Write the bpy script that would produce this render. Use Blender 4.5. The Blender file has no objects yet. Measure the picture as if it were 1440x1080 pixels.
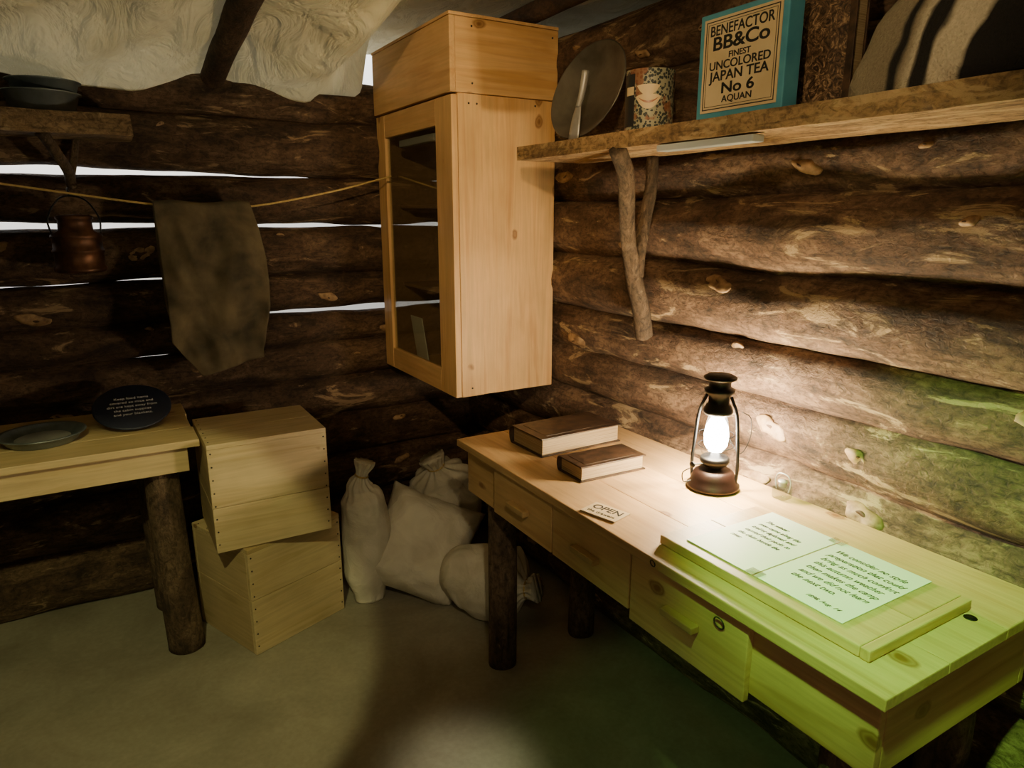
import bpy, bmesh, math, random
from mathutils import Vector, Matrix, noise
random.seed(31)
rad=math.radians
# surveyed offsets: dx,dy measured from a tripod mark; room corner is the world origin
def R(dx,dy,z=0.0): return Vector((dx-1.47,dy-2.86,z))
COL=bpy.context.scene.collection

# ---------------- materials ----------------
def newmat(name,rough=.6,metal=0.0,col=(.5,.5,.5)):
    m=bpy.data.materials.new(name); m.use_nodes=True
    nt=m.node_tree; b=nt.nodes['Principled BSDF']
    b.inputs['Roughness'].default_value=rough; b.inputs['Metallic'].default_value=metal
    b.inputs['Base Color'].default_value=(*col,1)
    return m,nt,b
def N(nt,t,**kw):
    n=nt.nodes.new(t)
    for k,v in kw.items():
        if k in n.inputs: n.inputs[k].default_value=v
        else: setattr(n,k,v)
    return n
def coords(nt,scale=(1,1,1),rand=True,warp=0):
    tc=N(nt,'ShaderNodeTexCoord')
    mp=N(nt,'ShaderNodeMapping'); mp.inputs['Scale'].default_value=scale
    src=tc.outputs['Object']
    if rand:
        oi=N(nt,'ShaderNodeObjectInfo')
        mul=N(nt,'ShaderNodeMath',operation='MULTIPLY'); mul.inputs[1].default_value=9.7
        nt.links.new(oi.outputs['Random'],mul.inputs[0])
        ad=N(nt,'ShaderNodeVectorMath',operation='ADD')
        nt.links.new(src,ad.inputs[0]); nt.links.new(mul.outputs[0],ad.inputs[1]); src=ad.outputs[0]
    if warp:
        nz=N(nt,'ShaderNodeTexNoise'); nz.inputs['Scale'].default_value=22; nt.links.new(src,nz.inputs['Vector'])
        sc=N(nt,'ShaderNodeVectorMath',operation='SCALE'); sc.inputs['Scale'].default_value=warp; nt.links.new(nz.outputs[1],sc.inputs[0])
        a2=N(nt,'ShaderNodeVectorMath',operation='ADD'); nt.links.new(src,a2.inputs[0]); nt.links.new(sc.outputs[0],a2.inputs[1]); src=a2.outputs[0]
    nt.links.new(src,mp.inputs['Vector'])
    return mp.outputs[0]
def ramp(nt,src,stops,interp='LINEAR'):
    r=N(nt,'ShaderNodeValToRGB'); r.color_ramp.interpolation=interp
    e=r.color_ramp.elements
    while len(e)<len(stops): e.new(.5)
    for i,(p,c) in enumerate(stops):
        e[i].position=p; e[i].color=(*c,1) if not isinstance(c,float) else (c,c,c,1)
    nt.links.new(src,r.inputs[0]); return r.outputs[0]
def tnoise(nt,vec,scale,detail=4,dist=0,rough=.55):
    n=N(nt,'ShaderNodeTexNoise'); n.inputs['Scale'].default_value=scale; n.inputs['Detail'].default_value=detail
    n.inputs['Distortion'].default_value=dist; n.inputs['Roughness'].default_value=rough
    nt.links.new(vec,n.inputs['Vector']); return n.outputs[0]
def mixc(nt,fac,a,b,mode='MIX'):
    m=N(nt,'ShaderNodeMix',data_type='RGBA',blend_type=mode)
    for s,i in ((fac,0),(a,6),(b,7)):
        if isinstance(s,(int,float)): m.inputs[i].default_value=s
        elif isinstance(s,tuple): m.inputs[i].default_value=(*s,1)
        else: nt.links.new(s,m.inputs[i])
    return m.outputs[2]
def bump(nt,b,src,strength=.3,dist=.01):
    bp=N(nt,'ShaderNodeBump'); bp.inputs['Strength'].default_value=strength; bp.inputs['Distance'].default_value=dist
    nt.links.new(src,bp.inputs['Height']); nt.links.new(bp.outputs[0],b.inputs['Normal'])
def pine(name,axis,c1=(.60,.37,.16),c2=(.74,.51,.26),knots=True,rough=.5):
    m,nt,b=newmat(name,rough)
    s=[9,9,9]; s[axis]=.7
    n1=tnoise(nt,coords(nt,tuple(s)),2.2,4,1.2)
    c=ramp(nt,n1,[(.3,c1),(.5,c2),(.62,tuple(x*.9 for x in c2)),(.75,c1)])
    s2=[60,60,60]; s2[axis]=2.0
    n2=tnoise(nt,coords(nt,tuple(s2)),2,3)
    c=mixc(nt,.35,c,ramp(nt,n2,[(.3,(.6,.6,.6)),(.7,(1,1,1))]),'MULTIPLY')
    n4=tnoise(nt,coords(nt,(1,1,1)),5,3)
    c=mixc(nt,.5,c,ramp(nt,n4,[(.3,(.72,.66,.6)),(.65,(1.04,1.02,1))]),'MULTIPLY')
    if knots:
        s3=[7,7,7]; s3[axis]=4.2
        vo=N(nt,'ShaderNodeTexVoronoi'); vo.inputs['Scale'].default_value=1.0
        nt.links.new(coords(nt,tuple(s3),True,.018),vo.inputs['Vector'])
        k=ramp(nt,vo.outputs['Distance'],[(.04,1.0),(.07,.6),(.09,.85),(.125,0.0)])
        c=mixc(nt,k,c,(.22,.095,.035))
    nt.links.new(c,b.inputs['Base Color'])
    bump(nt,b,n2,.12,.002)
    return m
def bark(name,axis,base=((.026,.015,.009),(.090,.052,.030),(.18,.115,.068)),pale=(.40,.27,.15),pth=.62,rand=False):
    m,nt,b=newmat(name,.75)
    s=[7,7,7]; s[axis]=3.2
    n1=tnoise(nt,coords(nt,tuple(s),rand),1.5,7,.7,.7)
    c=ramp(nt,n1,[(.34,base[0]),(.5,base[1]),(.64,base[2])])
    s=[38,38,38]; s[axis]=26
    n2=tnoise(nt,coords(nt,tuple(s),rand),2.0,6,.6,.7)
    c=mixc(nt,.75,c,ramp(nt,n2,[(.36,(.25,.22,.2)),(.56,(1.15,1.1,1.05))]),'MULTIPLY')
    s=[11,11,11]; s[axis]=3.4
    n3=tnoise(nt,coords(nt,tuple(s),rand),1.25,7,1.1,.66)
    pf=ramp(nt,n3,[(pth-.05,0.0),(pth,.25),(pth+.015,.8),(pth+.08,.95)])
    c=mixc(nt,pf,c,pale)
    s=[60,60,60]; s[axis]=6
    n4=tnoise(nt,coords(nt,tuple(s),rand),1.2,2)
    c=mixc(nt,.5,c,ramp(nt,n4,[(.34,(.25,.23,.21)),(.42,(1,1,1))]),'MULTIPLY')
    nt.links.new(c,b.inputs['Base Color'])
    bump(nt,b,n2,.85,.014)
    return m
def simple(name,c1,c2,scale=8,rough=.6,metal=0,bs=.15,sc=(1,1,1),bd=.005):
    m,nt,b=newmat(name,rough,metal)
    n=tnoise(nt,coords(nt,sc),scale,5,.2)
    nt.links.new(ramp(nt,n,[(.3,c1),(.7,c2)]),b.inputs['Base Color'])
    if bs: bump(nt,b,n,bs,bd)
    return m
def glassmat(name,tint=(1,1,1),gl=.04):
    m=bpy.data.materials.new(name); m.use_nodes=True; nt=m.node_tree
    nt.nodes.remove(nt.nodes['Principled BSDF'])
    t=N(nt,'ShaderNodeBsdfTransparent'); t.inputs[0].default_value=(*tint,1)
    g=N(nt,'ShaderNodeBsdfGlossy'); g.inputs['Roughness'].default_value=.03
    lw=N(nt,'ShaderNodeLayerWeight')
    pw=N(nt,'ShaderNodeMath',operation='POWER'); pw.inputs[1].default_value=4
    mu=N(nt,'ShaderNodeMath',operation='MULTIPLY_ADD'); mu.inputs[1].default_value=.5; mu.inputs[2].default_value=gl
    nt.links.new(lw.outputs['Facing'],pw.inputs[0]); nt.links.new(pw.outputs[0],mu.inputs[0])
    mx=N(nt,'ShaderNodeMixShader'); nt.links.new(mu.outputs[0],mx.inputs[0])
    nt.links.new(t.outputs[0],mx.inputs[1]); nt.links.new(g.outputs[0],mx.inputs[2])
    nt.links.new(mx.outputs[0],nt.nodes['Material Output'].inputs[0]); return m
def emis(name,col,st):
    m,nt,b=newmat(name,.5,0,col); b.inputs['Emission Color'].default_value=(*col,1); b.inputs['Emission Strength'].default_value=st; return m

CX=pine('crate_pine_x',0,(.54,.41,.21),(.68,.54,.31)); CY=pine('crate_pine_y',1,(.46,.35,.18),(.60,.46,.26))
DY=pine('desk_pine_y',1,(.52,.31,.13),(.66,.43,.20))
DX=pine('desk_pine_x',0,(.48,.29,.12),(.62,.40,.18))
BKX=bark('log_bark_x',0); BKY=bark('log_bark_y',1,((.045,.026,.016),(.14,.083,.050),(.27,.175,.11)),(.50,.36,.20),.60)
BKZ=bark('post_bark_z',2,((.05,.03,.018),(.12,.075,.045),(.20,.135,.085)),(.30,.21,.12),.66,True)
BRN=bark('branch_bark',2,((.05,.034,.021),(.12,.083,.05),(.20,.14,.088)),(.32,.23,.14),.66,True)
KNOT=simple('knot_wood',(.14,.075,.035),(.46,.30,.155),38)
KDK=simple('knot_rim',(.03,.015,.008),(.12,.06,.03),24)
EDGE=bark('live_edge_slab',1,((.22,.135,.065),(.40,.26,.125),(.54,.36,.18)),(.60,.42,.22),.56,True)
EDGEX=bark('live_edge_slab_x',0,((.16,.105,.055),(.28,.19,.10),(.40,.28,.155)),(.48,.35,.2),.6,True)
def sack_mat():
    m,nt,b=newmat('sack_canvas',.88)
    v=coords(nt); n=tnoise(nt,v,8,6,.8,.58)
    c=ramp(nt,n,[(.3,(.52,.48,.37)),(.65,(.70,.66,.53))]); nt.links.new(c,b.inputs['Base Color'])
    bp=N(nt,'ShaderNodeBump'); bp.inputs['Strength'].default_value=.55; bp.inputs['Distance'].default_value=.028
    nt.links.new(n,bp.inputs['Height']); nt.links.new(bp.outputs[0],b.inputs['Normal']); return m
SACK=sack_mat()
TWINE=simple('twine',(.42,.29,.10),(.60,.44,.18),60,.8)
CLOTH=simple('olive_cloth',(.045,.036,.020),(.17,.13,.07),9,.9,0,.5)
TIN=simple('grey_enamel',(.12,.15,.16),(.26,.30,.31),12,.35,.6)
STEEL=simple('worn_steel',(.32,.32,.32),(.55,.55,.54),9,.4,.5)
DSTEEL=simple('dark_pan_steel',(.08,.075,.065),(.24,.225,.20),7,.42,.6)
COPPER=simple('aged_copper',(.03,.017,.012),(.17,.075,.04),18,.48,.7)
LCOP=simple('lantern_bronze',(.009,.006,.005),(.035,.013,.009),14,.42,.5)
BLACK=simple('blackened_metal',(.007,.007,.008),(.022,.020,.018),20,.4,.6)
NAIL=simple('nail_steel',(.03,.025,.02),(.08,.07,.06),50,.5,.6,0)
LEATH=simple('book_leather',(.014,.008,.005),(.10,.054,.03),34,.42)
def pages_mat():
    m,nt,b=newmat('book_pages',.8)
    n=tnoise(nt,coords(nt,(2,2,420)),1.5,2)
    nt.links.new(ramp(nt,n,[(.3,(.22,.15,.07)),(.65,(.46,.34,.19))]),b.inputs['Base Color']); bump(nt,b,n,.4,.002); return m
PAGES=pages_mat()
PAPER=simple('paper_sheet',(.80,.82,.72),(.86,.88,.78),5,.55,0,0)
AGED=simple('aged_label',(.58,.44,.24),(.72,.58,.35),10,.6,0,0)
INK=newmat('black_ink',.6,0,(.012,.012,.012))[0]
BLUE=simple('blue_paint',(.05,.24,.34),(.09,.34,.44),12,.5)
NAVY=simple('navy_sign',(.010,.013,.028),(.016,.021,.042),5,.45,0,0)
WHITE=newmat('white_lettering',.5,0,(.65,.66,.68))[0]
FIX=simple('light_fixture_plastic',(.42,.46,.48),(.50,.54,.56),4,.4,0,0)
GLASS=glassmat('window_glass',(.88,.90,.86),.13); LGLASS=glassmat('lantern_glass',(1,1,1),.02)
FLAME=emis('lantern_mantle',(1,.93,.78),150)

# ---------------- mesh helpers ----------------
def obj(name,me,mats,par=None,smooth=False):
    o=bpy.data.objects.new(name,me); COL.objects.link(o)
    for m in (mats if isinstance(mats,(list,tuple)) else [mats]): me.materials.append(m)
    if smooth:
        for p in me.polygons: p.use_smooth=True
    if par is not None: o.parent=par
    return o
def empty(name,loc,rz=0):
    e=bpy.data.objects.new(name,None); e.empty_display_size=.05; COL.objects.link(e)
    e.location=loc; e.rotation_euler=(0,0,rz); return e
def box(par,name,x,y,z,mat,bev=.0025,rot=None):
    bm=bmesh.new(); bmesh.ops.create_cube(bm,size=1)
    d=(x[1]-x[0],y[1]-y[0],z[1]-z[0])
    bmesh.ops.scale(bm,vec=d,verts=bm.verts)
    if bev: bmesh.ops.bevel(bm,geom=bm.edges[:],offset=min(bev,min(d)*.3),segments=2,affect='EDGES',profile=.6)
    me=bpy.data.meshes.new(name); bm.to_mesh(me); bm.free()
    o=obj(name,me,mat,par); o.location=((x[0]+x[1])/2,(y[0]+y[1])/2,(z[0]+z[1])/2)
    if rot: o.rotation_euler=rot
    return o
def frames(path):
    T=[]
    n=len(path)
    for i in range(n):
        a=path[max(i-1,0)]; b=path[min(i+1,n-1)]; T.append((b-a).normalized())
    up=Vector((0,0,1)) if abs(T[0].z)<.9 else Vector((1,0,0))
    u=T[0].cross(up).normalized(); out=[]
    for t in T:
        u=(u-t*u.dot(t)).normalized(); out.append((t,u,t.cross(u)))
    return out
def sweep_bm(bm,path,rf,segs=16,mi=0,cap=True):
    fr=frames(path); rings=[]
    n=len(path)
    for i,(p,(t,u,v)) in enumerate(zip(path,fr)):
        ring=[]
        for k in range(segs):
            th=2*math.pi*k/segs; r=rf(i/(n-1),th,p)
            ring.append(bm.verts.new(p+u*(r*math.cos(th))+v*(r*math.sin(th))))
        rings.append(ring)
    for a,b in zip(rings,rings[1:]):
        for k in range(segs):
            f=bm.faces.new((a[k],a[(k+1)%segs],b[(k+1)%segs],b[k])); f.material_index=mi
    if cap:
        f=bm.faces.new(rings[0][::-1]); f.material_index=mi
        f=bm.faces.new(rings[-1]); f.material_index=mi
def cat(pts,n=8):
    pts=[Vector(p) for p in pts]; P=[pts[0]*2-pts[1]]+pts+[pts[-1]*2-pts[-2]]; out=[]
    for i in range(1,len(P)-2):
        for k in range(n):
            t=k/n; a,b,c,d=P[i-1],P[i],P[i+1],P[i+2]
            out.append(.5*((2*b)+(c-a)*t+(2*a-5*b+4*c-d)*t*t+(-a+3*b-3*c+d)*t**3))
    out.append(pts[-1]); return out
def finish(bm,name,mats,par=None,smooth=True):
    bmesh.ops.recalc_face_normals(bm,faces=bm.faces[:])
    me=bpy.data.meshes.new(name); bm.to_mesh(me); bm.free(); return obj(name,me,mats,par,smooth)
def tube(par,name,pts,r,mat,segs=12,n=8,smoothp=True,nz=0.0,seed=0):
    bm=bmesh.new(); path=cat(pts,n) if smoothp else [Vector(p) for p in pts]
    def rf(t,th,p):
        rr=r if isinstance(r,(int,float)) else r[0]+(r[1]-r[0])*t
        if nz: rr*=1+nz*noise.noise(Vector((math.cos(th)*1.2+seed,math.sin(th)*1.2,p.length*14)))
        return rr
    sweep_bm(bm,path,rf,segs); return finish(bm,name,mat,par)
def lathe(par,name,prof,mat,segs=48,loc=(0,0,0),rot=(0,0,0)):
    bm=bmesh.new(); rings=[]
    for r,z in prof:
        rings.append([bm.verts.new((max(r,1e-4)*math.cos(2*math.pi*k/segs),max(r,1e-4)*math.sin(2*math.pi*k/segs),z)) for k in range(segs)])
    for a,b in zip(rings,rings[1:]):
        for k in range(segs): bm.faces.new((a[k],a[(k+1)%segs],b[(k+1)%segs],b[k]))
    if prof[0][0]>1e-3: bm.faces.new(rings[0][::-1])
    o=finish(bm,name,mat,par); o.location=loc; o.rotation_euler=rot
    return o
def slab(par,name,x,y,z,mat,amp=.006,res=.03,seed=0,freq=7):
    nx,ny,nz=[max(2,int((b-a)/res)) for a,b in (x,y,z)]
    bm=bmesh.new(); vd={}
    def V(i,j,k):
        if (i,j,k) not in vd:
            c=Vector((x[0]+(x[1]-x[0])*i/nx,y[0]+(y[1]-y[0])*j/ny,z[0]+(z[1]-z[0])*k/nz))
            d=noise.noise_vector(c*freq+Vector((seed,0,0)))
            vd[(i,j,k)]=bm.verts.new(c+Vector((d.x,d.y,d.z*.25))*amp)
        return vd[(i,j,k)]
    for i in range(nx):
        for j in range(ny):
            for k in (0,nz): bm.faces.new((V(i,j,k),V(i+1,j,k),V(i+1,j+1,k),V(i,j+1,k)))
    for i in range(nx):
        for k in range(nz):
            for j in (0,ny): bm.faces.new((V(i,j,k),V(i+1,j,k),V(i+1,j,k+1),V(i,j,k+1)))
    for j in range(ny):
        for k in range(nz):
            for i in (0,nx): bm.faces.new((V(i,j,k),V(i,j+1,k),V(i,j+1,k+1),V(i,j,k+1)))
    return finish(bm,name,mat,par,smooth=False)
def text(par,name,s,size,loc,rot,mat=INK,al='CENTER',off=0.0,shear=0.0,sx=1,ex=.0003):
    c=bpy.data.curves.new(name,'FONT'); c.body=s; c.size=size; c.align_x=al; c.align_y='CENTER'
    c.offset=off; c.shear=shear; c.extrude=ex
    o=bpy.data.objects.new(name,c); COL.objects.link(o); c.materials.append(mat)
    o.location=loc; o.rotation_euler=rot; o.scale=(sx,1,1); o.parent=par; return o

# ---------------- room shell ----------------
def log_wall(name,axis,a0,a1,bounds,gaps,mat,sidx,nk):
    """axis 0: wall runs along x at y=0 (logs behind); axis 1: runs along y at x=0"""
    bm=bmesh.new()
    for i in range(len(bounds)-1):
        top,bot=bounds[i],bounds[i+1]; gt,gb=gaps[i],gaps[i+1]
        nr=int((a1-a0)/.035); path=[]; rad_=[]
        ph=random.uniform(0,50)
        for k in range(nr+1):
            a=a0+(a1-a0)*k/nr; s=(a-sidx[0])/(sidx[1]-sidx[0]); s=min(max(s,-.2),1.2)
            wt=noise.noise(Vector((a*2.1,bounds[i]*9,0)))*.013+noise.noise(Vector((a*7,bounds[i]*9,4)))*.003
            wb=noise.noise(Vector((a*2.1,bounds[i+1]*9,0)))*.013+noise.noise(Vector((a*7,bounds[i+1]*9,4)))*.003
            jt=.007*noise.noise(Vector((a*5,bounds[i]*7,9))); jb=.007*noise.noise(Vector((a*5,bounds[i+1]*7,9)))
            tz=top-(gt[0]+(gt[1]-gt[0])*s)-jt+wt; bz=bot+(gb[0]+(gb[1]-gb[0])*s)+jb+wb
            r=(tz-bz)/2; c=(tz+bz)/2
            dpt=.092+.014*noise.noise(Vector((a*1.5,ph,3)))
            path.append(Vector((a,dpt,c)) if axis==0 else Vector((dpt,a,c))); rad_.append(r)
        def rf(t,th,p,rad_=rad_,ph=ph):
            j=min(int(round(t*(len(rad_)-1))),len(rad_)-1); r=rad_[j]
            a=p.x if axis==0 else p.y
            w=abs(math.cos(th))
            return r*(1+w*(.08*noise.noise(Vector((a*3,math.cos(th)*1.6+ph,math.sin(th)*1.6)))+.04*noise.noise(Vector((a*9,math.cos(th)*3+ph,math.sin(th)*3)))))
        sweep_bm(bm,path,rf,34)
        for q in range(nk):
            a=random.uniform(a0+.1,a1-.1); j=int((a-a0)/(a1-a0)*nr); r=rad_[j]; c=path[j]
            el=rad(random.uniform(-45,45))
            n=Vector((0,-math.cos(el),math.sin(el))) if axis==0 else Vector((-math.cos(el),0,math.sin(el)))
            ax=Vector((1,0,0)) if axis==0 else Vector((0,1,0)); b3=n.cross(ax)
            tw=random.uniform(-.4,.4); ax,b3=ax*math.cos(tw)+b3*math.sin(tw),b3*math.cos(tw)-ax*math.sin(tw)
            L=random.choice([.016,.022,.03,.042,.055]); Wd=L*random.uniform(.32,.5)
            so=random.uniform(-.35,.35)*L
            for (f,mi,h,off) in ((1.0,1,.009,0),(random.uniform(.18,.32),2,.0115,.001)):
                M=Matrix(((ax.x*L*f,b3.x*Wd*f,n.x*h,0),(ax.y*L*f,b3.y*Wd*f,n.y*h,0),(ax.z*L*f,b3.z*Wd*f,n.z*h,0),(0,0,0,1)))
                M.translation=c+n*(r-.0015+off)+(ax*so if mi==2 else Vector())
                g=bmesh.ops.create_uvsphere(bm,u_segments=16,v_segments=8,radius=1,matrix=M)
                for v in g['verts']:
                    v.co+=noise.noise_vector(v.co*40)*.008
                    for fc in v.link_faces: fc.material_index=mi
    return finish(bm,name,[mat,KNOT,KDK])
cl=(-.008,-.008)
bb=[1.95,1.80,1.59,1.40,1.21,1.055,.92,.77,.60,.42,.22,-.01]
bg=[cl,cl,(.017,-.004),(.011,.004),(.003,-.006),(-.008,.011),(-.003,-.006),cl,cl,cl,cl,cl]
sb=(R(-.35,0).x,R(1.05,0).x)
log_wall('wall_back',0,-3.4,.06,bb,bg,BKX,sb,4)
rb=[2.05,1.86,1.66,1.50,1.305,1.118,.965,.812,.63,.45,.25,-.01]
log_wall('wall_right',1,-3.6,.2,rb,[cl]*12,BKY,(-3,0),6)

def floor_mat():
    m,nt,b=newmat('concrete_floor',.6)
    n1=tnoise(nt,coords(nt,(1,1,1),False),2.5,8,.5,.65); n2=tnoise(nt,coords(nt,(1,1,1),False),60,3)
    c=ramp(nt,n1,[(.3,(.23,.205,.15)),(.7,(.40,.37,.28))])
    c=mixc(nt,.3,c,ramp(nt,n2,[(.35,(.6,.6,.6)),(.7,(1,1,1))]),'MULTIPLY')
    nt.links.new(c,b.inputs['Base Color']); bump(nt,b,n2,.15,.002); return m
fl=box(None,'floor',(-3.6,.3),(-4.4,.3),(-.1,0),floor_mat(),0)
def canvas_mat():
    m=bpy.data.materials.new('tent_canvas'); m.use_nodes=True; nt=m.node_tree
    b=nt.nodes['Principled BSDF']; b.inputs['Roughness'].default_value=.9
    n=tnoise(nt,coords(nt,(1,1,1),False),5,5,.4)
    c=ramp(nt,n,[(.3,(.52,.46,.27)),(.7,(.70,.64,.42))]); nt.links.new(c,b.inputs['Base Color'])
    n2=tnoise(nt,coords(nt,(4,1.6,1),False),2.2,4,1.4)
    bump(nt,b,n2,.9,.07)
    t=N(nt,'ShaderNodeBsdfTranslucent'); nt.links.new(c,t.inputs[0])
    mx=N(nt,'ShaderNodeMixShader'); mx.inputs[0].default_value=.05
    nt.links.new(b.outputs[0],mx.inputs[1]); nt.links.new(t.outputs[0],mx.inputs[2])
    nt.links.new(mx.outputs[0],nt.nodes['Material Output'].inputs[0]); return m
RAF=[-1.8,-.72,.4536,1.38,2.3]
def sst(x,a,b):
    t=min(1,max(0,(x-a)/(b-a))); return t*t*(3-2*t)
def cz(dx,dy):
    z=1.985+.17*(2.86-dy)
    for a,b in zip(RAF,RAF[1:]):
        if a<=dx<=b:
            s=(dx-a)/(b-a)
            z-=.10*math.sin(math.pi*s)**.7*(1-.3*math.sin(dy*3.6+dx*2))
    z+=.030*noise.noise(Vector((dx*3,dy*2.2,0)))+.020*noise.noise(Vector((dx*7+dy*5,dy*3,2)))+.010*math.sin((dx*1.0+dy*.55)*20+4*noise.noise(Vector((dx*2,dy*2,7))))
    # canvas rests over the cabinet header and ridge pole, tucking down to the wall log beside it
    k=sst(dx,.78,.97)*sst(dy,1.2,1.8)
    low=2.135+.10*max(0,2.1-dy)+.01*noise.noise(Vector((dx*5,dy*5,3)))
    if z<low: z=z+(low-z)*k
    tuck=sst(dy,2.70,2.85)*(1-sst(dx,.985,1.03))*sst(dx,.55,.75)
    if tuck>0: z=z+(min(z,1.90)-z)*tuck
    return z
bm=bmesh.new(); nx,ny=210,180; g=[]
for i in range(nx+1):
    row=[]
    for j in range(ny+1):
        dx=-1.8+4.1*i/nx; dy=-1.3+4.5*j/ny
        p=R(dx,dy,cz(dx,dy)); row.append(bm.verts.new(p))
    g.append(row)
for i in range(nx):
    for j in range(ny): bm.faces.new((g[i][j],g[i+1][j],g[i+1][j+1],g[i][j+1]))
finish(bm,'ceiling',canvas_mat())
RBK=bark('rafter_bark',1,((.03,.018,.01),(.08,.045,.026),(.13,.08,.045)),(.22,.14,.08),.7)
for k,dx in enumerate([.4536,-.72]):
    dx2=dx+(.05 if k==0 else 0)
    pts=[R(dx+(dx2-dx)*s,2.98-4*s,1.935+.17*(-.12+4*s)+.004*math.sin(s*9)) for s in [i/8 for i in range(9)]]
    tube(None,'rafter_pole',pts,(.042,.05),RBK,14,8,True,.12,k*3)
tube(None,'rafter_pole',[R(1.375,3.0-.5*i,2.098+.004*i) for i in range(9)],(.032,.034),RBK,14,8,True,.12,9)
wm=simple('gap_backing_white',(.8,.8,.8),(.85,.85,.85),3,.7,0,0)
box(None,'gap_backing',(-4.2,1.2),(1.15,1.2),(0,2.6),wm,0)  # white backing added outside so the open log gaps show bright

# ---------------- wall cabinet ----------------
c=empty('display_cabinet',R(1.078,2.165,.81))
Wd,D,H=.69,.385,1.02
CP=pine('cabinet_pine_z',2,(.62,.36,.145),(.76,.49,.22)); CPY=pine('cabinet_pine_y',1,(.60,.34,.14),(.72,.46,.21)); CPX=pine('cabinet_pine_x',0,(.62,.36,.145),(.76,.49,.22))
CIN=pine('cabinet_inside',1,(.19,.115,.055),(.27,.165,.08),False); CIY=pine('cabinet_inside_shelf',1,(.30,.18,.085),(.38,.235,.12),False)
box(c,'side_panel_near',(.09,D),(0,.02),(0,H),CP); box(c,'corner_stile_near',(0,.089),(-.004,.02),(0,H),CP)
box(c,'side_panel_far',(0,D),(Wd-.02,Wd),(0,H),CP); box(c,'back_panel',(D-.012,D),(.02,Wd-.02),(.02,H),CIN,.001)
box(c,'far_lining',(.001,D-.013),(Wd-.0225,Wd-.0205),(.021,H-.021),CIN,0)
box(c,'bottom_board',(0,D-.012),(.021,Wd-.021),(0,.02),CPX); box(c,'top_board',(0,D-.012),(.021,Wd-.021),(H-.02,H),CPX)
for i,z in enumerate((.34,.66)): box(c,f'shelf_{i+1}',(.06,D-.013),(.021,Wd-.023),(z,z+.013),CIY)
box(c,'door_stile_near',(-.022,0),(0,.125),(0,H-.005),CP); box(c,'door_stile_far',(-.022,0),(Wd-.085,Wd),(0,H-.005),CP)
box(c,'door_rail_top',(-.0215,0),(.126,Wd-.086),(H-.09,H-.005),CPY); box(c,'door_rail_bottom',(-.0215,0),(.126,Wd-.086),(0,.085),CPY)
box(c,'door_glass',(-.012,-.009),(.12,Wd-.08),(.08,H-.085),GLASS,0)
box(c,'header_front',(-.03,-.01),(-.012,Wd),(H+.001,H+.225),CPY); box(c,'header_side_near',(-.0095,D),(-.012,.008),(H+.001,H+.225),CPX)
box(c,'header_side_far',(-.0095,D),(Wd-.02,Wd),(H+.001,H+.225),CPX); box(c,'header_top',(-.032,D),(-.014,Wd+.003),(H+.226,H+.236),CPY)
box(c,'interior_light_strip',(.004,.03),(.20,.52),(H-.13,H-.105),FIX)
cd=box(c,'display_card',(.060,.064),(.45,.565),(.021,.225),PAPER,.0005,(0,rad(-8),0))
bm=bmesh.new()
for (x,y,z) in [(.04,-.005,.03),(.04,-.005,H-.03),(.07,-.005,H-.03),(.3,-.001,H-.02),(.05,-.013,H+.03),(.05,-.013,H+.2),(.36,-.013,H+.2)]:
    bmesh.ops.create_uvsphere(bm,u_segments=8,v_segments=6,radius=.0035,matrix=Matrix.Translation((x,y,z)))
finish(bm,'nail_heads',NAIL,c)

# ---------------- desk ----------------
d=empty('desk',R(.918,.4756,0)); DL,DD=1.412,.525
box(d,'top_board_1',(0,.17),(0,DL),(.738,.76),DY); box(d,'top_board_2',(.1705,.35),(0,DL),(.738,.76),DY); box(d,'top_board_3',(.3505,DD),(0,DL),(.738,.76),DY)
box(d,'apron_front',(.028,.046),(.02,DL-.02),(.588,.738),DY); box(d,'apron_back',(DD-.04,DD-.022),(.02,DL-.02),(.588,.738),DY)
box(d,'apron_end_near',(.0465,DD-.041),(.02,.038),(.588,.738),DX); box(d,'apron_end_far',(.0465,DD-.041),(DL-.038,DL-.02),(.588,.738),DX)
ys=[1.198,.891,.584,.257]
HND=pine('handle_pine',1,(.38,.24,.10),(.50,.33,.15),False)
for i in range(3):
    lo=.574 if i==2 else .594
    box(d,f'drawer_front_{i+1}',(.012,.0275),(ys[i+1]+.003,ys[i]-.003),(lo,.732),DY)
    ym=(ys[i]+ys[i+1])/2
    box(d,f'drawer_handle_{i+1}',(-.010,.012),(ym-.045,ym+.045),(.654,.670),HND,.003)
def torus(par,name,R_,r,loc,rot,mat):
    bm=bmesh.new(); path=[Vector((R_*math.cos(t),R_*math.sin(t),0)) for t in [2*math.pi*i/24 for i in range(25)]]
    sweep_bm(bm,path,lambda t,th,p:r,8); o=finish(bm,name,mat,par); o.location=loc; o.rotation_euler=rot; return o
torus(d,'ring_pull_1',.012,.0014,(.008,.325,.705),(0,rad(80),0),NAIL)
torus(d,'ring_pull_2',.007,.0012,(-.002,.50,.750),(0,rad(80),0),NAIL)
for i,(x,y) in enumerate([(.092,1.29),(.42,1.30),(.092,.10),(.42,.10)]):
    tube(d,f'leg_{i+1}',[(x,y,0),(x+.004,y,.35),(x,y,.737)],(.047,.043),BKZ,20,10,True,.10,i*5)
lathe(d,'cable_hole',[(0,.0),(.011,0),(.011,.0013),(0,.0013)],BLACK,24,(.332,.052,.7590))

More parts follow.
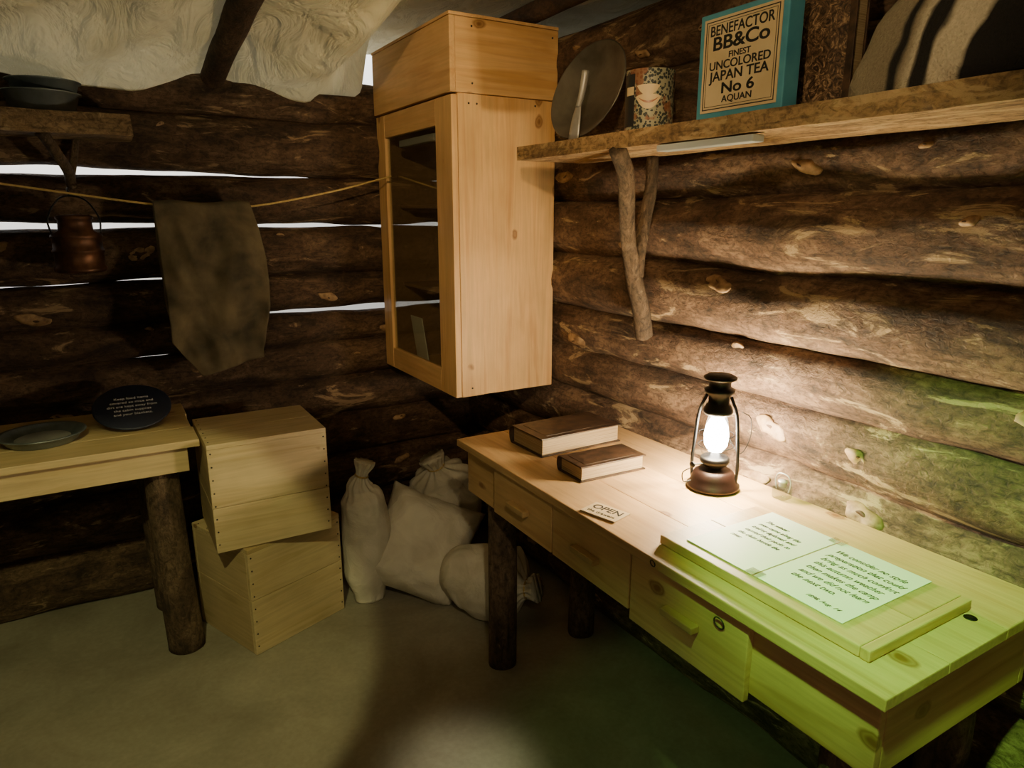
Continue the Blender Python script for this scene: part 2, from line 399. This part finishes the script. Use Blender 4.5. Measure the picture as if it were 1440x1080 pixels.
wb=empty('writing_board',R(.975,.558,.761))
box(wb,'board_plank_1',(0,.15),(0,.462),(0,.02),DY); box(wb,'board_plank_2',(.1505,.30),(0,.462),(0,.02),DY)
box(wb,'board_end_batten',(.0,.30),(-.018,-.0005),(0,.020),DX)
ps=empty('paper_document',R(1.005,.61,.7820)); FR=(0,0,rad(-90))
box(ps,'page_right',(0,.268),(0,.186),(0,.0018),PAPER,.0004); box(ps,'page_left',(.0,.268),(.19,.362),(0,.0015),PAPER,.0004)
words=[['We consider no style','preparation that could','bring as much comfort','this autumn weather','then makes the camp','and we did not learn','the next two.'],['The winter','men came along the','trail at daybreak and','carried their packs to','the claim beside the','river.']]
for i,s in enumerate(words[0]): text(ps,f'handwriting_r{i}',s,.0205,(.222-.025*i,.168-.002*i,.0020),FR,INK,'LEFT',0,.5,.82)
for i,s in enumerate(words[1]): text(ps,f'handwriting_l{i}',s,.0165,(.215-.022*i,.335,.0017),FR,INK,'LEFT',0,.5,.78)
text(ps,'signature','1898, Aug. 14',.012,(.03,.06,.0020),FR,INK,'CENTER',0,.5)
for i,(x,y) in enumerate([(.262,.19),(.01,.19)]): box(ps,f'clear_clip_{i+1}',(x-.012,x+.012),(y-.016,y+.016),(.0022,.0036),GLASS,.0005)

def book(name,loc,L,Wb,Hb,rz=0):
    b=empty(name,loc,rz)
    box(b,'page_block',(.006,L-.006),(.006,Wb-.004),(.0045,Hb-.0045),PAGES,.001)
    box(b,'cover_bottom',(0,L),(0,Wb),(0,.004),LEATH,.0015); box(b,'cover_top',(0,L),(0,Wb),(Hb-.004,Hb),LEATH,.0015)
    bm=bmesh.new(); n=14; ring0=[];ring1=[]
    for k in range(n+1):
        t=-math.pi/2+math.pi*k/n
        for rr,ring in ((Hb/2,ring0),(Hb/2-.004,ring1)):
            ring.append([bm.verts.new((x,Wb+.55*rr*math.cos(t),Hb/2+rr*math.sin(t))) for x in (0,L)])
    for ring in (ring0,ring1):
        for a,c2 in zip(ring,ring[1:]): bm.faces.new((a[0],a[1],c2[1],c2[0]))
    for k in range(n):
        for e in (0,1): bm.faces.new((ring0[k][e],ring0[k+1][e],ring1[k+1][e],ring1[k][e]))
    finish(bm,'spine',LEATH,b)
    box(b,'cover_panel_border',(L*.1,L*.9),(Wb*.12,Wb*.88),(Hb,Hb+.0008),LEATH,.0003)
    for i,x in enumerate((.2,.4,.6,.8)): box(b,f'spine_band_{i+1}',(x*L-.004,x*L+.004),(Wb+.55*Hb/2-.003,Wb+.55*Hb/2+.0025),(Hb*.15,Hb*.85),LEATH,.001)
    return b
book('antique_book',R(1.05,1.60,.761),.295,.165,.056,rad(1)); book('antique_book',R(1.033,1.385,.761),.215,.108,.043,rad(-2))

oc=empty('open_placard',R(.972,1.205,.761),rad(-75))
box(oc,'card',(-.050,.050),(-.032,.032),(0,.003),AGED,.0005)
text(oc,'card_word','OPEN',.032,(0,.010,.0032),(0,0,0),INK,off=.0003); text(oc,'card_line','the drawers',.016,(0,-.016,.0032),(0,0,0))

# ---------------- lantern ----------------
l=empty('hurricane_lantern',R(1.312,1.19,.761))
lathe(l,'fuel_tank',[(0,0),(.060,0),(.066,.004),(.066,.010),(.060,.014),(.056,.030),(.050,.043),(.040,.050),(.022,.055),(.020,.066),(.0,.066)],LCOP)
lathe(l,'burner_gallery',[(.020,.056),(.030,.062),(.037,.072),(.037,.080),(.033,.084),(.016,.086),(.010,.094),(0,.095)],BLACK)
lathe(l,'glass_globe',[(.030,.084),(.037,.100),(.042,.125),(.041,.150),(.036,.178),(.031,.200)],LGLASS)
lathe(l,'hood',[(.033,.197),(.037,.203),(.036,.210),(.030,.222),(.026,.226),(.026,.246),(.036,.254),(.038,.262),(.030,.266),(.027,.268),(.027,.282),(.040,.288),(.041,.293),(.030,.299),(.0,.301)],BLACK)
lathe(l,'mantle',[(0,.096),(.016,.099),(.028,.115),(.031,.140),(.027,.165),(.016,.186),(0,.193)],FLAME,24)
for i,s in enumerate((-1,1)):
    tube(l,f'side_tube_{i+1}',[(s*.055*.5,s*-.055*.86,.012),(s*.058*.5,s*-.058*.86,.06),(s*.054*.5,s*-.054*.86,.13),(s*.047*.5,s*-.047*.86,.2),(s*.03*.5,s*-.03*.86,.245)],.0042,BLACK)
    tube(l,f'globe_guard_{i+1}',[(.044*math.cos(a),.044*math.sin(a),.115+.03*i) for a in [2*math.pi*k/16 for k in range(17)]],.0011,BLACK,8,3)
tube(l,'bail_handle',[(.03,-.05,.21),(.055,-.058,.19),(.072,-.045,.13),(.078,-.01,.08),(.07,.03,.13),(.05,.05,.19),(.018,.052,.21)],.0013,BLACK,8)
tube(l,'wick_knob_stem',[(-.03,.0,.07),(-.062,.012,.07)],.002,BLACK,8); lathe(l,'wick_knob',[(0,0),(.008,0),(.008,.004),(0,.004)],BLACK,16,(-.064,.012,.07),(0,rad(-90),0))
tube(l,'chimney_lift',[(-.05,.028,.02),(-.075,.03,.02),(-.08,.03,.045),(-.06,.026,.055)],.0015,BLACK,8)
ib=empty('glass_ink_bottle',R(1.405,1.05,.761))
box(ib,'bottle_body',(-.018,.018),(-.018,.018),(0,.032),glassmat('ink_glass',(.8,.85,.8),.18),.005)
lathe(ib,'bottle_neck',[(.010,.031),(.009,.040),(.012,.042),(.012,.046),(0,.047)],STEEL,20)
tube(ib,'wire_bail',[(0,-.018,.02),(0,-.022,.045),(0,-.012,.062),(0,.012,.062),(0,.022,.045),(0,.018,.02)],.0016,STEEL,8)

# ---------------- right shelf ----------------
s=empty('rustic_shelf',R(1.19,-.3,0))
slab(s,'plank',(0,.265),(0,2.274),(1.612,1.652),EDGE,.010,.03,2)
tube(s,'branch_bracket_main',[(.0,1.775,1.61),(.05,1.80,1.55),(.09,1.84,1.47),(.125,1.87,1.38),(.165,1.885,1.28),(.20,1.89,1.18),(.235,1.905,1.085)],(.021,.025),BRN,14,8,True,.25,1)
tube(s,'branch_bracket_fork',[(.24,1.91,1.61),(.235,1.905,1.52),(.215,1.90,1.44),(.18,1.885,1.33),(.175,1.885,1.27)],(.016,.02),BRN,12,8,True,.25,4)
box(s,'under_shelf_light',(.005,.04),(1.345,1.635),(1.594,1.609),FIX,.003)
SZ=1.656
gp=empty('gold_pan',R(1.335,1.80,1.806),rad(6))
lathe(gp,'pan_dish',[(0,-.028),(.095,-.028),(.100,-.026),(.148,.006),(.152,.008),(.150,.011),(.146,.010),(.098,-.022),(.0,-.024)],DSTEEL,64,(0,0,0),(0,rad(-70),0))
tr=empty('trowel_scoop',R(1.235,1.735,SZ),rad(8))
bm=bmesh.new(); prof=[(0,.020,0),(.02,.021,.004),(.06,.018,.006),(.085,.013,.004),(.1,.009,.0)]
vs=[]
for z,w,dp in prof: vs.append([bm.verts.new((.02*z/.1-dp*math.cos(t*1.4),w*math.sin(t*1.4)/math.sin(1.4),z)) for t in (-1,-.5,0,.5,1)])
for a,b in zip(vs,vs[1:]):
    for k in range(4): bm.faces.new((a[k],a[k+1],b[k+1],b[k]))
o=finish(bm,'blade',STEEL,tr); o.modifiers.new('t','SOLIDIFY').thickness=.002
tube(tr,'shank_handle',[(.018,0,.09),(.032,0,.13),(.045,0,.19)],(.008,.011),STEEL,10)

def can_mat():
    m,nt,b=newmat('can_label',.45)
    v=coords(nt,(1,1,1),False)
    vo=N(nt,'ShaderNodeTexVoronoi'); vo.inputs['Scale'].default_value=130; nt.links.new(v,vo.inputs['Vector'])
    c=ramp(nt,vo.outputs['Distance'],[(.3,(.02,.03,.03)),(.5,(.30,.29,.20))],'CONSTANT')
    c=mixc(nt,ramp(nt,tnoise(nt,v,26,2),[(.55,0.0),(.60,.8)]),c,(.24,.09,.04))
    nt.links.new(c,b.inputs['Base Color']); return m
tc_=empty('food_tin',R(1.29,1.475,SZ))
lathe(tc_,'tin_body',[(0,0),(.062,0),(.064,.003),(.062,.006),(.062,.139),(.064,.143),(.064,.146),(.058,.146),(.057,.14),(0,.14)],can_mat())
def curved(par,name,r,a0,a1,z0,z1,mat,ell=False,cv=0):
    bm=bmesh.new(); nn=20; cols=[]
    for k in range(nn+1):
        s_=k/nn; a=a0+(a1-a0)*s_; h=(z1-z0)/2; zc=(z0+z1)/2+cv*(2*s_-1)**2
        hh=h*max(.03,1-abs(2*s_-1)**2.4) if ell else h
        cols.append([bm.verts.new((r*math.cos(a),r*math.sin(a),zc+q*hh)) for q in (-1,1)])
    for a,b in zip(cols,cols[1:]): bm.faces.new((a[0],b[0],b[1],a[1]))
    return finish(bm,name,mat,par)
curved(tc_,'label_dark_panel',.0632,rad(150),rad(192),.01,.135,simple('label_black',(.01,.01,.012),(.03,.03,.03),8,.4,0,0))
curved(tc_,'label_word_bar',.0634,rad(165),rad(190),.085,.105,AGED)
curved(tc_,'label_fish',.0634,rad(196),rad(255),.05,.085,AGED,True,.012)
curved(tc_,'label_fish_upper',.0634,rad(198),rad(252),.082,.108,AGED,True,.010)
curved(tc_,'label_fish_stripe',.0638,rad(202),rad(250),.064,.069,simple('label_red',(.30,.10,.05),(.36,.14,.07),40,.4,0,0),True,.012)

tb=empty('tea_box',R(1.225,1.005,SZ))
box(tb,'box_body',(0,.045),(0,.235),(0,.216),BLUE,.003)
box(tb,'paper_label',(-.0022,-.0003),(.014,.221),(.012,.204),AGED,.0003)
for i,(y0,y1,z0,z1) in enumerate([(.020,.215,.1965,.1985),(.020,.215,.0175,.0195),(.020,.022,.0175,.1985),(.213,.215,.0175,.1985),(.026,.209,.1915,.1925),(.026,.209,.0235,.0245),(.026,.027,.0235,.1925),(.208,.209,.0235,.1925)]): box(tb,f'label_border_{i+1}',(-.0027,-.002),(y0,y1),(z0,z1),INK,0)
TR=(rad(90),0,rad(-90))
for i,(t,sz,z,sx,of) in enumerate([('BENEFACTOR',.029,.177,.95,.0004),('BB&Co',.038,.150,1.35,.0008),('FINEST',.017,.124,1.15,.0003),('UNCOLORED',.024,.106,1.12,.0004),('JAPAN TEA',.028,.084,1.15,.0005),('No 6',.031,.058,1.4,.0007),('AQUAN',.019,.036,1.2,.0003)]):
    text(tb,f'label_line_{i+1}',t,sz,(-.0026,.1175,z),TR,INK,'CENTER',of,0,sx)
def marble():
    m,nt,b=newmat('marbled_board',.4)
    n=tnoise(nt,coords(nt),45,6,2.5,.7)
    nt.links.new(ramp(nt,n,[(.42,(.03,.018,.014)),(.55,(.17,.10,.055)),(.62,(.44,.29,.17))]),b.inputs['Base Color']); return m
mb=empty('ledger_book',R(1.32,.925,SZ))
box(mb,'cover_front',(0,.004),(0,.150),(0,.25),LEATH,.001); box(mb,'page_block',(.0045,.0355),(.004,.145),(.004,.246),PAGES,.001); box(mb,'cover_back',(.036,.04),(0,.150),(0,.25),LEATH,.001)
box(mb,'marbled_panel',(-.0012,-.0002),(.015,.135),(.015,.235),marble(),.0003); box(mb,'spine',(0,.04),(.1502,.154),(0,.25),LEATH,.0015)

def pelt_mat():
    m,nt,b=newmat('striped_pelt',.95)
    tc=N(nt,'ShaderNodeTexCoord'); mp=N(nt,'ShaderNodeMapping'); mp.inputs['Scale'].default_value=(.3,1,.95); nt.links.new(tc.outputs['Object'],mp.inputs[0])
    ln=N(nt,'ShaderNodeVectorMath',operation='LENGTH'); 
    nz=N(nt,'ShaderNodeTexNoise'); nz.inputs['Scale'].default_value=14; nt.links.new(tc.outputs['Object'],nz.inputs['Vector'])
    sc=N(nt,'ShaderNodeVectorMath',operation='SCALE'); sc.inputs['Scale'].default_value=.03; nt.links.new(nz.outputs[1],sc.inputs[0])
    ad=N(nt,'ShaderNodeVectorMath',operation='ADD'); nt.links.new(mp.outputs[0],ad.inputs[0]); nt.links.new(sc.outputs[0],ad.inputs[1]); nt.links.new(ad.outputs[0],ln.inputs[0])
    bl=(.012,.01,.009); cr=(.60,.52,.38); gr=(.28,.23,.155)
    c=ramp(nt,ln.outputs['Value'],[(0,bl),(.18,bl),(.187,cr),(.232,cr),(.240,bl),(.268,bl),(.274,cr),(.292,gr),(.300,bl),(.312,bl),(.32,gr),(.40,(.38,.32,.22)),(.46,gr)])
    fn=tnoise(nt,coords(nt,(60,60,60),False),3,3); c=mixc(nt,.5,c,ramp(nt,fn,[(.3,(.5,.5,.5)),(.7,(1,1,1))]),'MULTIPLY')
    nt.links.new(c,b.inputs['Base Color']); bump(nt,b,fn,.8,.006); return m
pe=empty('striped_pelt',R(1.315,.50,SZ+.002))
bm=bmesh.new(); bmesh.ops.create_uvsphere(bm,u_segments=64,v_segments=40,radius=1)
for v in bm.verts:
    x,y,z=v.co
    zz=max(z,0.0)**.8; q=math.copysign(abs(y)**.9,y)
    v.co=(x*.105*(1+.1*noise.noise(Vector((y*5,z*3,0)))),q*.41*(1+.04*noise.noise(Vector((z*4,y*3,x*2)))),zz*.25*(1+.10*noise.noise(Vector((y*4,x*2,1)))))
finish(bm,'pelt_mound',pelt_mat(),pe)

# ---------------- left shelf & hung things ----------------
s2=empty('rustic_shelf',R(-1.0,2.62,0))
slab(s2,'plank',(0,1.157),(0,.22),(1.688,1.752),EDGEX,.009,.03,9)
tube(s2,'branch_bracket',[(.915,.02,1.69),(.94,.09,1.64),(.965,.17,1.585),(.97,.225,1.54)],(.017,.015),BRN,12,8,True,.2)
tube(s2,'branch_bracket_rear',[(1.0,.205,1.69),(.985,.21,1.62),(.968,.215,1.55)],(.012,.012),BRN,12,8,True,.2)
pn=empty('enamel_pans',R(-.075,2.735,1.755))
pprof=lambda r,h:[(0,0),(r*.78,0),(r*.82,.003),(r*.96,h-.003),(r*1.04,h),(r*1.04,h+.003),(r*.94,h+.002),(r*.8,.006),(0,.005)]
lathe(pn,'pan_lower',pprof(.105,.055),TIN); lathe(pn,'pan_upper',pprof(.098,.045),TIN,48,(.01,0,.045))
lathe(pn,'pan_side',pprof(.09,.05),TIN,48,(-.22,0,0))

hp=empty('hanging_metal_can',R(-.035,2.70,1.265))
lathe(hp,'body',[(0,0),(.072,0),(.076,.004),(.076,.014),(.071,.018),(.071,.060),(.075,.064),(.075,.070),(.071,.074),(.071,.108),(.075,.112),(.072,.120),(.050,.132),(.048,.165),(.053,.168),(.053,.176),(.046,.180),(0,.183)],COPPER)
tube(hp,'wire_handle',[(-.068,0,.12),(-.072,0,.17),(-.04,0,.225),(-.005,.02,.24),(.04,0,.225),(.07,0,.17),(.068,0,.12)],.003,BLACK,8)
tube(hp,'hanging_hook',[(-.005,.02,.24),(-.008,.06,.262),(-.005,.12,.266)],.004,BLACK,8)

tube(None,'clothesline',[R(-1.0,2.72,1.66),R(-.5,2.71,1.585),R(-.215,2.70,1.539),R(.197,2.70,1.480),R(.36,2.70,1.474),R(.53,2.70,1.477),R(.80,2.70,1.528),R(1.05,2.70,1.592)],.0035,TWINE,8,10)
bm=bmesh.new(); nu,nv=50,80
def lerp(a,b,t): return a+(b-a)*t
def cloth_layer(y0,length,mi=0):
    G=[]
    for i in range(nu+1):
        s_=i/nu; row=[]
        tx=lerp(.195,.505,s_)
        if s_<.35: bx,bz=lerp(.205,.293,s_/.35),lerp(1.01,.877,s_/.35)
        else: bx,bz=lerp(.293,.51,(s_-.35)/.65),lerp(.877,.93,(s_-.35)/.65)
        for j in range(nv+1):
            t=j/nv*length
            x=lerp(tx,bx,t)+.045*s_*math.sin(math.pi*min(t*1.05,1))
            z=lerp(1.483,bz,t)+.004*math.sin(s_*9)*(1-t)
            w=min(1,t*3)
            f=.014*math.sin(x*34+t*5)*w+.03*noise.noise(Vector((x*7,z*5,y0)))*w+.016*noise.noise(Vector((x*19+z*9,z*12-x*6,1)))*w
            f-=.012*w*max(0,1-abs((s_-.15-.5*t)*9)) - .010*w*max(0,1-abs((s_-.85+.25*t)*9))
            p=R(x,y0+f,z); row.append(bm.verts.new(p))
        G.append(row)
    for i in range(nu):
        for j in range(nv): bm.faces.new((G[i][j],G[i+1][j],G[i+1][j+1],G[i][j+1]))
    return G
g1=cloth_layer(2.674,1.0); g2=cloth_layer(2.726,.8)
for i in range(nu):
    a,b=g1[i][0],g1[i+1][0]; c_,d_=g2[i+1][0],g2[i][0]
    m1=bm.verts.new((a.co+d_.co)/2+Vector((0,0,.008))) if i==0 else mprev
    m2=bm.verts.new((b.co+c_.co)/2+Vector((0,0,.008)))
    bm.faces.new((a,b,m2,m1)); bm.faces.new((m1,m2,c_,d_)); mprev=m2
o=finish(bm,'hanging_trousers',CLOTH); o.modifiers.new('t','SOLIDIFY').thickness=.004

# ---------------- left table ----------------
t=empty('side_table',R(-1.1,2.30,0))
TX=pine('table_pine_x',0,(.52,.38,.18),(.66,.50,.27))
box(t,'top_board_1',(0,1.32),(0,.16),(.737,.76),TX); box(t,'top_board_2',(0,1.315),(.162,.33),(.737,.76),TX); box(t,'top_board_3',(0,1.32),(.332,.50),(.737,.76),TX)
box(t,'apron_front',(0,1.285),(.02,.04),(.655,.737),TX); box(t,'apron_end',(1.265,1.285),(.041,.48),(.655,.737),pine('table_pine_y',1,(.52,.37,.17),(.66,.50,.27)))
for i,(x,y) in enumerate([(1.205,.10),(1.19,.42),(.1,.10),(.1,.42)]):
    tube(t,f'leg_{i+1}',[(x+.015,y,0),(x+.005,y,.35),(x,y,.736)],(.056,.050),BKZ,20,10,True,.10,i*4+2)
rs=empty('round_sign',R(.055,2.59,.7615))
lathe(rs,'sign_disc',[(0,0),(.114,0),(.118,.002),(.118,.006),(.114,.008),(0,.008)],NAVY,64,(0,0,.055),(rad(25),0,0))
box(rs,'stand_block',(-.05,.05),(.03,.055),(0,.062),NAVY,.002)
for i,sx in enumerate(['Keep food items','covered so mice and','dirt are kept away from','the cabin supplies','and your blankets.']):
    yy=.042-.021*i; a=rad(25)
    text(rs,f'sign_line_{i+1}',sx,.0155,(0,yy*math.cos(a)-.0086*math.sin(a),.055+yy*math.sin(a)+.0086*math.cos(a)),(a,0,0),WHITE)
pl=empty('tin_plate',R(-.20,2.52,.761)); lathe(pl,'plate',pprof(.115,.028),TIN)
lathe(pl,'plate_inner',[(0,.007),(.07,.007),(.075,.012),(.073,.013),(0,.009)],STEEL)

# ---------------- crates ----------------
def crate(name,loc,rz,w,dp,h,split=.5):
    e=empty(name,loc,rz); th=.016
    for i,(a,b) in enumerate([(0,h*split-.0008),(h*split+.0008,h-th)]):
        box(e,f'front_plank_{i+1}',(0,w),(0,th),(a,b),CX,.002); box(e,f'back_plank_{i+1}',(0,w),(dp-th,dp),(a,b),CX,.002)
        box(e,f'left_plank_{i+1}',(0,th),(th+.0005,dp-th-.0005),(a,b),CY,.002); box(e,f'right_plank_{i+1}',(w-th,w),(th+.0005,dp-th-.0005),(a,b),CY,.002)
    box(e,'lid_board_1',(0,w),(0,dp*.5-.001),(h-th+.0003,h),CX,.002); box(e,'lid_board_2',(0,w),(dp*.5+.001,dp),(h-th+.0003,h),CX,.002)
    box(e,'base_board',(th+.001,w-th-.001),(th+.001,dp-th-.001),(.001,.014),CX,.001)
    bm=bmesh.new()
    for x in (.010,w-.010):
        for z in [h*f for f in (.08,.2,.32,.44,.56,.68,.8,.92)]:
            bmesh.ops.create_uvsphere(bm,u_segments=8,v_segments=6,radius=.0028,matrix=Matrix.Translation((x,-.0005,z)))
    for k in range(6):
        bmesh.ops.create_uvsphere(bm,u_segments=8,v_segments=6,radius=.0028,matrix=Matrix.Translation((.01,.03+k*(dp-.06)/5,h-.001)))
    finish(bm,'nail_heads',NAIL,e)
crate('pine_crate',R(.316,2.216,.0005),math.atan2(.367,.93),.37,.35,.386,.52)
crate('pine_crate',R(.230,2.236,.390),0,.372,.335,.364,.42)

# ---------------- sacks ----------------
def sack(name,pts,rs,flat=1.0,pleat=.08,neck=.85,seed=0,tie=None):
    bm=bmesh.new(); path=cat(pts,14); n=len(path)
    def rf(t,th,p):
        f=t*(len(rs)-1); i=min(int(f),len(rs)-2); q=f-i; q=q*q*(3-2*q); r=rs[i]+(rs[i+1]-rs[i])*q
        w=max(0,1-abs(t-neck)/.32)
        r*=1+pleat*w*math.sin(th*11+seed+2*math.sin(t*9))+.09*noise.noise(Vector((math.cos(th)*1.4+seed,math.sin(th)*1.4,t*4)))+.03*noise.noise(Vector((math.cos(th)*4+seed,math.sin(th)*4,t*10)))
        return r
    sweep_bm(bm,path,rf,72)
    for v in bm.verts:
        if v.co.z<.003: v.co.z=.003
    e=empty(name,(0,0,0)); finish(bm,'sack_body',SACK,e)
    k=int(neck*(n-1)); p=path[k]; tt=frames(path)[k]
    f=neck*(len(rs)-1); i=int(f); q=f-i; rr=rs[i]+(rs[min(i+1,len(rs)-1)]-rs[i])*q
    ring=[p+(tt[1]*math.cos(a)+tt[2]*math.sin(a))*(rr*1.06+.001) for a in [2*math.pi*j/20 for j in range(21)]]
    bm=bmesh.new(); sweep_bm(bm,ring,lambda t,th,p:.0035,8); finish(bm,'tie_cord',TWINE,e)
    return e
b0=R(.770,2.385,0)
sack('flour_sack',[b0+Vector(v) for v in [(0,0,.003),(0,0,.12),(.002,0,.28),(-.006,0,.40),(-.016,0,.46),(-.008,-.01,.51),(.006,-.012,.56)]],[.060,.086,.090,.082,.046,.020,.038],1,.16,.83,1)
b0=R(1.23,2.66,0)
sack('flour_sack',[b0+Vector(v) for v in [(0,0,.003),(0,0,.1),(-.01,0,.22),(-.02,0,.31),(-.045,-.01,.375),(-.065,-.01,.42)]],[.10,.165,.17,.13,.035,.055],1,.2,.80,4)
a=R(1.035,2.19,.115); b=R(1.215,1.935,.125); dv=(b-a)
sack('flour_sack',[a-dv*.12+Vector((0,0,-.05)),a+dv*.2,a+dv*.5,a+dv*.78,a+dv*1.0,b+dv*.12+Vector((0,0,.01))],[.05,.12,.138,.130,.032,.05],1,.22,.80,8)
# slumped pillow-shaped sack
e=empty('flour_sack',R(.985,2.36,.175))
bm=bmesh.new(); n=44; top=[];bot=[]
for i in range(n+1):
    ra=[];rb_=[]
    for j in range(n+1):
        u=-1+2*i/n; v=-1+2*j/n
        th=.12*(max(0,1-u**4)**.6)*(max(0,1-v**4)**.6)
        x=.20*u*(1-.10*(1-v*v)*abs(u)**3); y=.21*v*(1-.09*(1-u*u)*abs(v)**3)
        w=.014*noise.noise(Vector((u*2.3,v*2.3,1)))+.008*noise.noise(Vector((u*5,v*5,abs(u)+abs(v))))*(abs(u)+abs(v))
        pa=Vector((x,y,th+w)); pb=Vector((x,y,-th+w*.5))
        va=bm.verts.new(pa); edge=i in(0,n) or j in (0,n)
        ra.append(va); rb_.append(va if edge else bm.verts.new(pb))
    top.append(ra);bot.append(rb_)
for i in range(n):
    for j in range(n):
        bm.faces.new((top[i][j],top[i+1][j],top[i+1][j+1],top[i][j+1]))
        try: bm.faces.new((bot[i][j],bot[i][j+1],bot[i+1][j+1],bot[i+1][j]))
        except: pass
M=Matrix.Rotation(rad(-18),4,'Z')@Matrix.Rotation(rad(50),4,'X')@Matrix.Rotation(rad(-26),4,'Z')
for v in bm.verts:
    v.co=M@v.co
    if v.co.z<-.172: v.co.z=-.172
finish(bm,'sack_body',SACK,e)

# stool tucked at the near end of the desk
st=empty('round_stool',R(1.28,.30,0))
lathe(st,'seat',[(0,.425),(.165,.425),(.172,.431),(.172,.446),(.165,.452),(0,.452)],DX,56)
for i in range(3):
    a=2*math.pi*i/3+.4; tube(st,f'leg_{i+1}',[(.15*math.cos(a),.15*math.sin(a),0),(.11*math.cos(a),.11*math.sin(a),.424)],(.016,.018),DX,12,4)

# ---------------- lights ----------------
def aim(o,target): o.rotation_euler=(Vector(target)-o.location).to_track_quat('-Z','Y').to_euler()
def spot(name,loc,tgt,power,col,deg,blend=.3,r=.03):
    L=bpy.data.lights.new(name,'SPOT'); L.energy=power; L.color=col; L.spot_size=rad(deg); L.spot_blend=blend; L.shadow_soft_size=r
    o=bpy.data.objects.new(name,L); COL.objects.link(o); o.location=loc; aim(o,tgt); return o
def area(name,loc,tgt,power,col,sx,sy):
    L=bpy.data.lights.new(name,'AREA'); L.energy=power; L.color=col; L.shape='RECTANGLE'; L.size=sx; L.size_y=sy
    o=bpy.data.objects.new(name,L); COL.objects.link(o); o.location=loc; aim(o,tgt); return o
spot('spotlight_cabinet',R(-.25,-.15,2.15),R(1.10,2.10,1.5),130,(1,.68,.33),36,.7)
spot('spotlight_shelf',R(-.3,.2,2.0),R(1.2,.95,1.80),44,(1,.74,.40),33,.8)
spot('spotlight_crates',R(-.2,.5,2.10),R(-.12,2.10,.2),80,(.95,.92,.42),36,.2)
spot('sack_fill_spot',R(.1,-.1,2.0),R(1.02,2.28,.18),40,(1,.82,.50),18,.8)  # extra fill lamp, added only to brighten the sacks
spot('spotlight_green',R(.25,.25,2.12),R(1.26,.66,.80),215,(.36,1,.19),32,.7)
spot('spotlight_green_low',R(-1.3,.5,1.8),R(1.1,1.10,.0),38,(.36,1,.26),22,.7)
spot('spotlight_floor',R(.5,.5,2.1),R(.68,1.40,0),110,(1,.96,.68),12,1.0,.06)
L=bpy.data.lights.new('lantern_light','POINT'); L.energy=150; L.color=(1,.78,.46); L.shadow_soft_size=.040
lo=bpy.data.objects.new('lantern_light',L); COL.objects.link(lo); lo.parent=l; lo.location=(0,0,.14)
area('canvas_fill',R(.3,1.2,3.6),R(.3,1.2,0),8,(1,.93,.70),4,4)  # unseen area lamp added above the tent to brighten the canvas
area('room_fill',R(-.6,-1.0,1.3),R(.6,2.4,1.2),5,(1,.82,.52),1.4,1.2)  # soft fill added behind the camera, no actual fixture
area('gap_backing_fill',R(-.2,3.3,2.9),R(-.2,3.95,1.3),200,(1,.97,.90),3.5,.4)  # unseen lamp added to whiten the backing behind the log gaps
w=bpy.data.worlds.new('world'); bpy.context.scene.world=w; w.use_nodes=True
w.node_tree.nodes['Background'].inputs[0].default_value=(.9,.8,.6,1); w.node_tree.nodes['Background'].inputs[1].default_value=.010

# ---------------- camera ----------------
cm=bpy.data.cameras.new('camera'); co=bpy.data.objects.new('camera',cm); COL.objects.link(co)
co.location=R(0,0,1.45); co.rotation_euler=(rad(90-13.75),0,rad(-30.7)); cm.sensor_width=36; cm.lens=24.5; cm.clip_start=.02
bpy.context.scene.camera=co
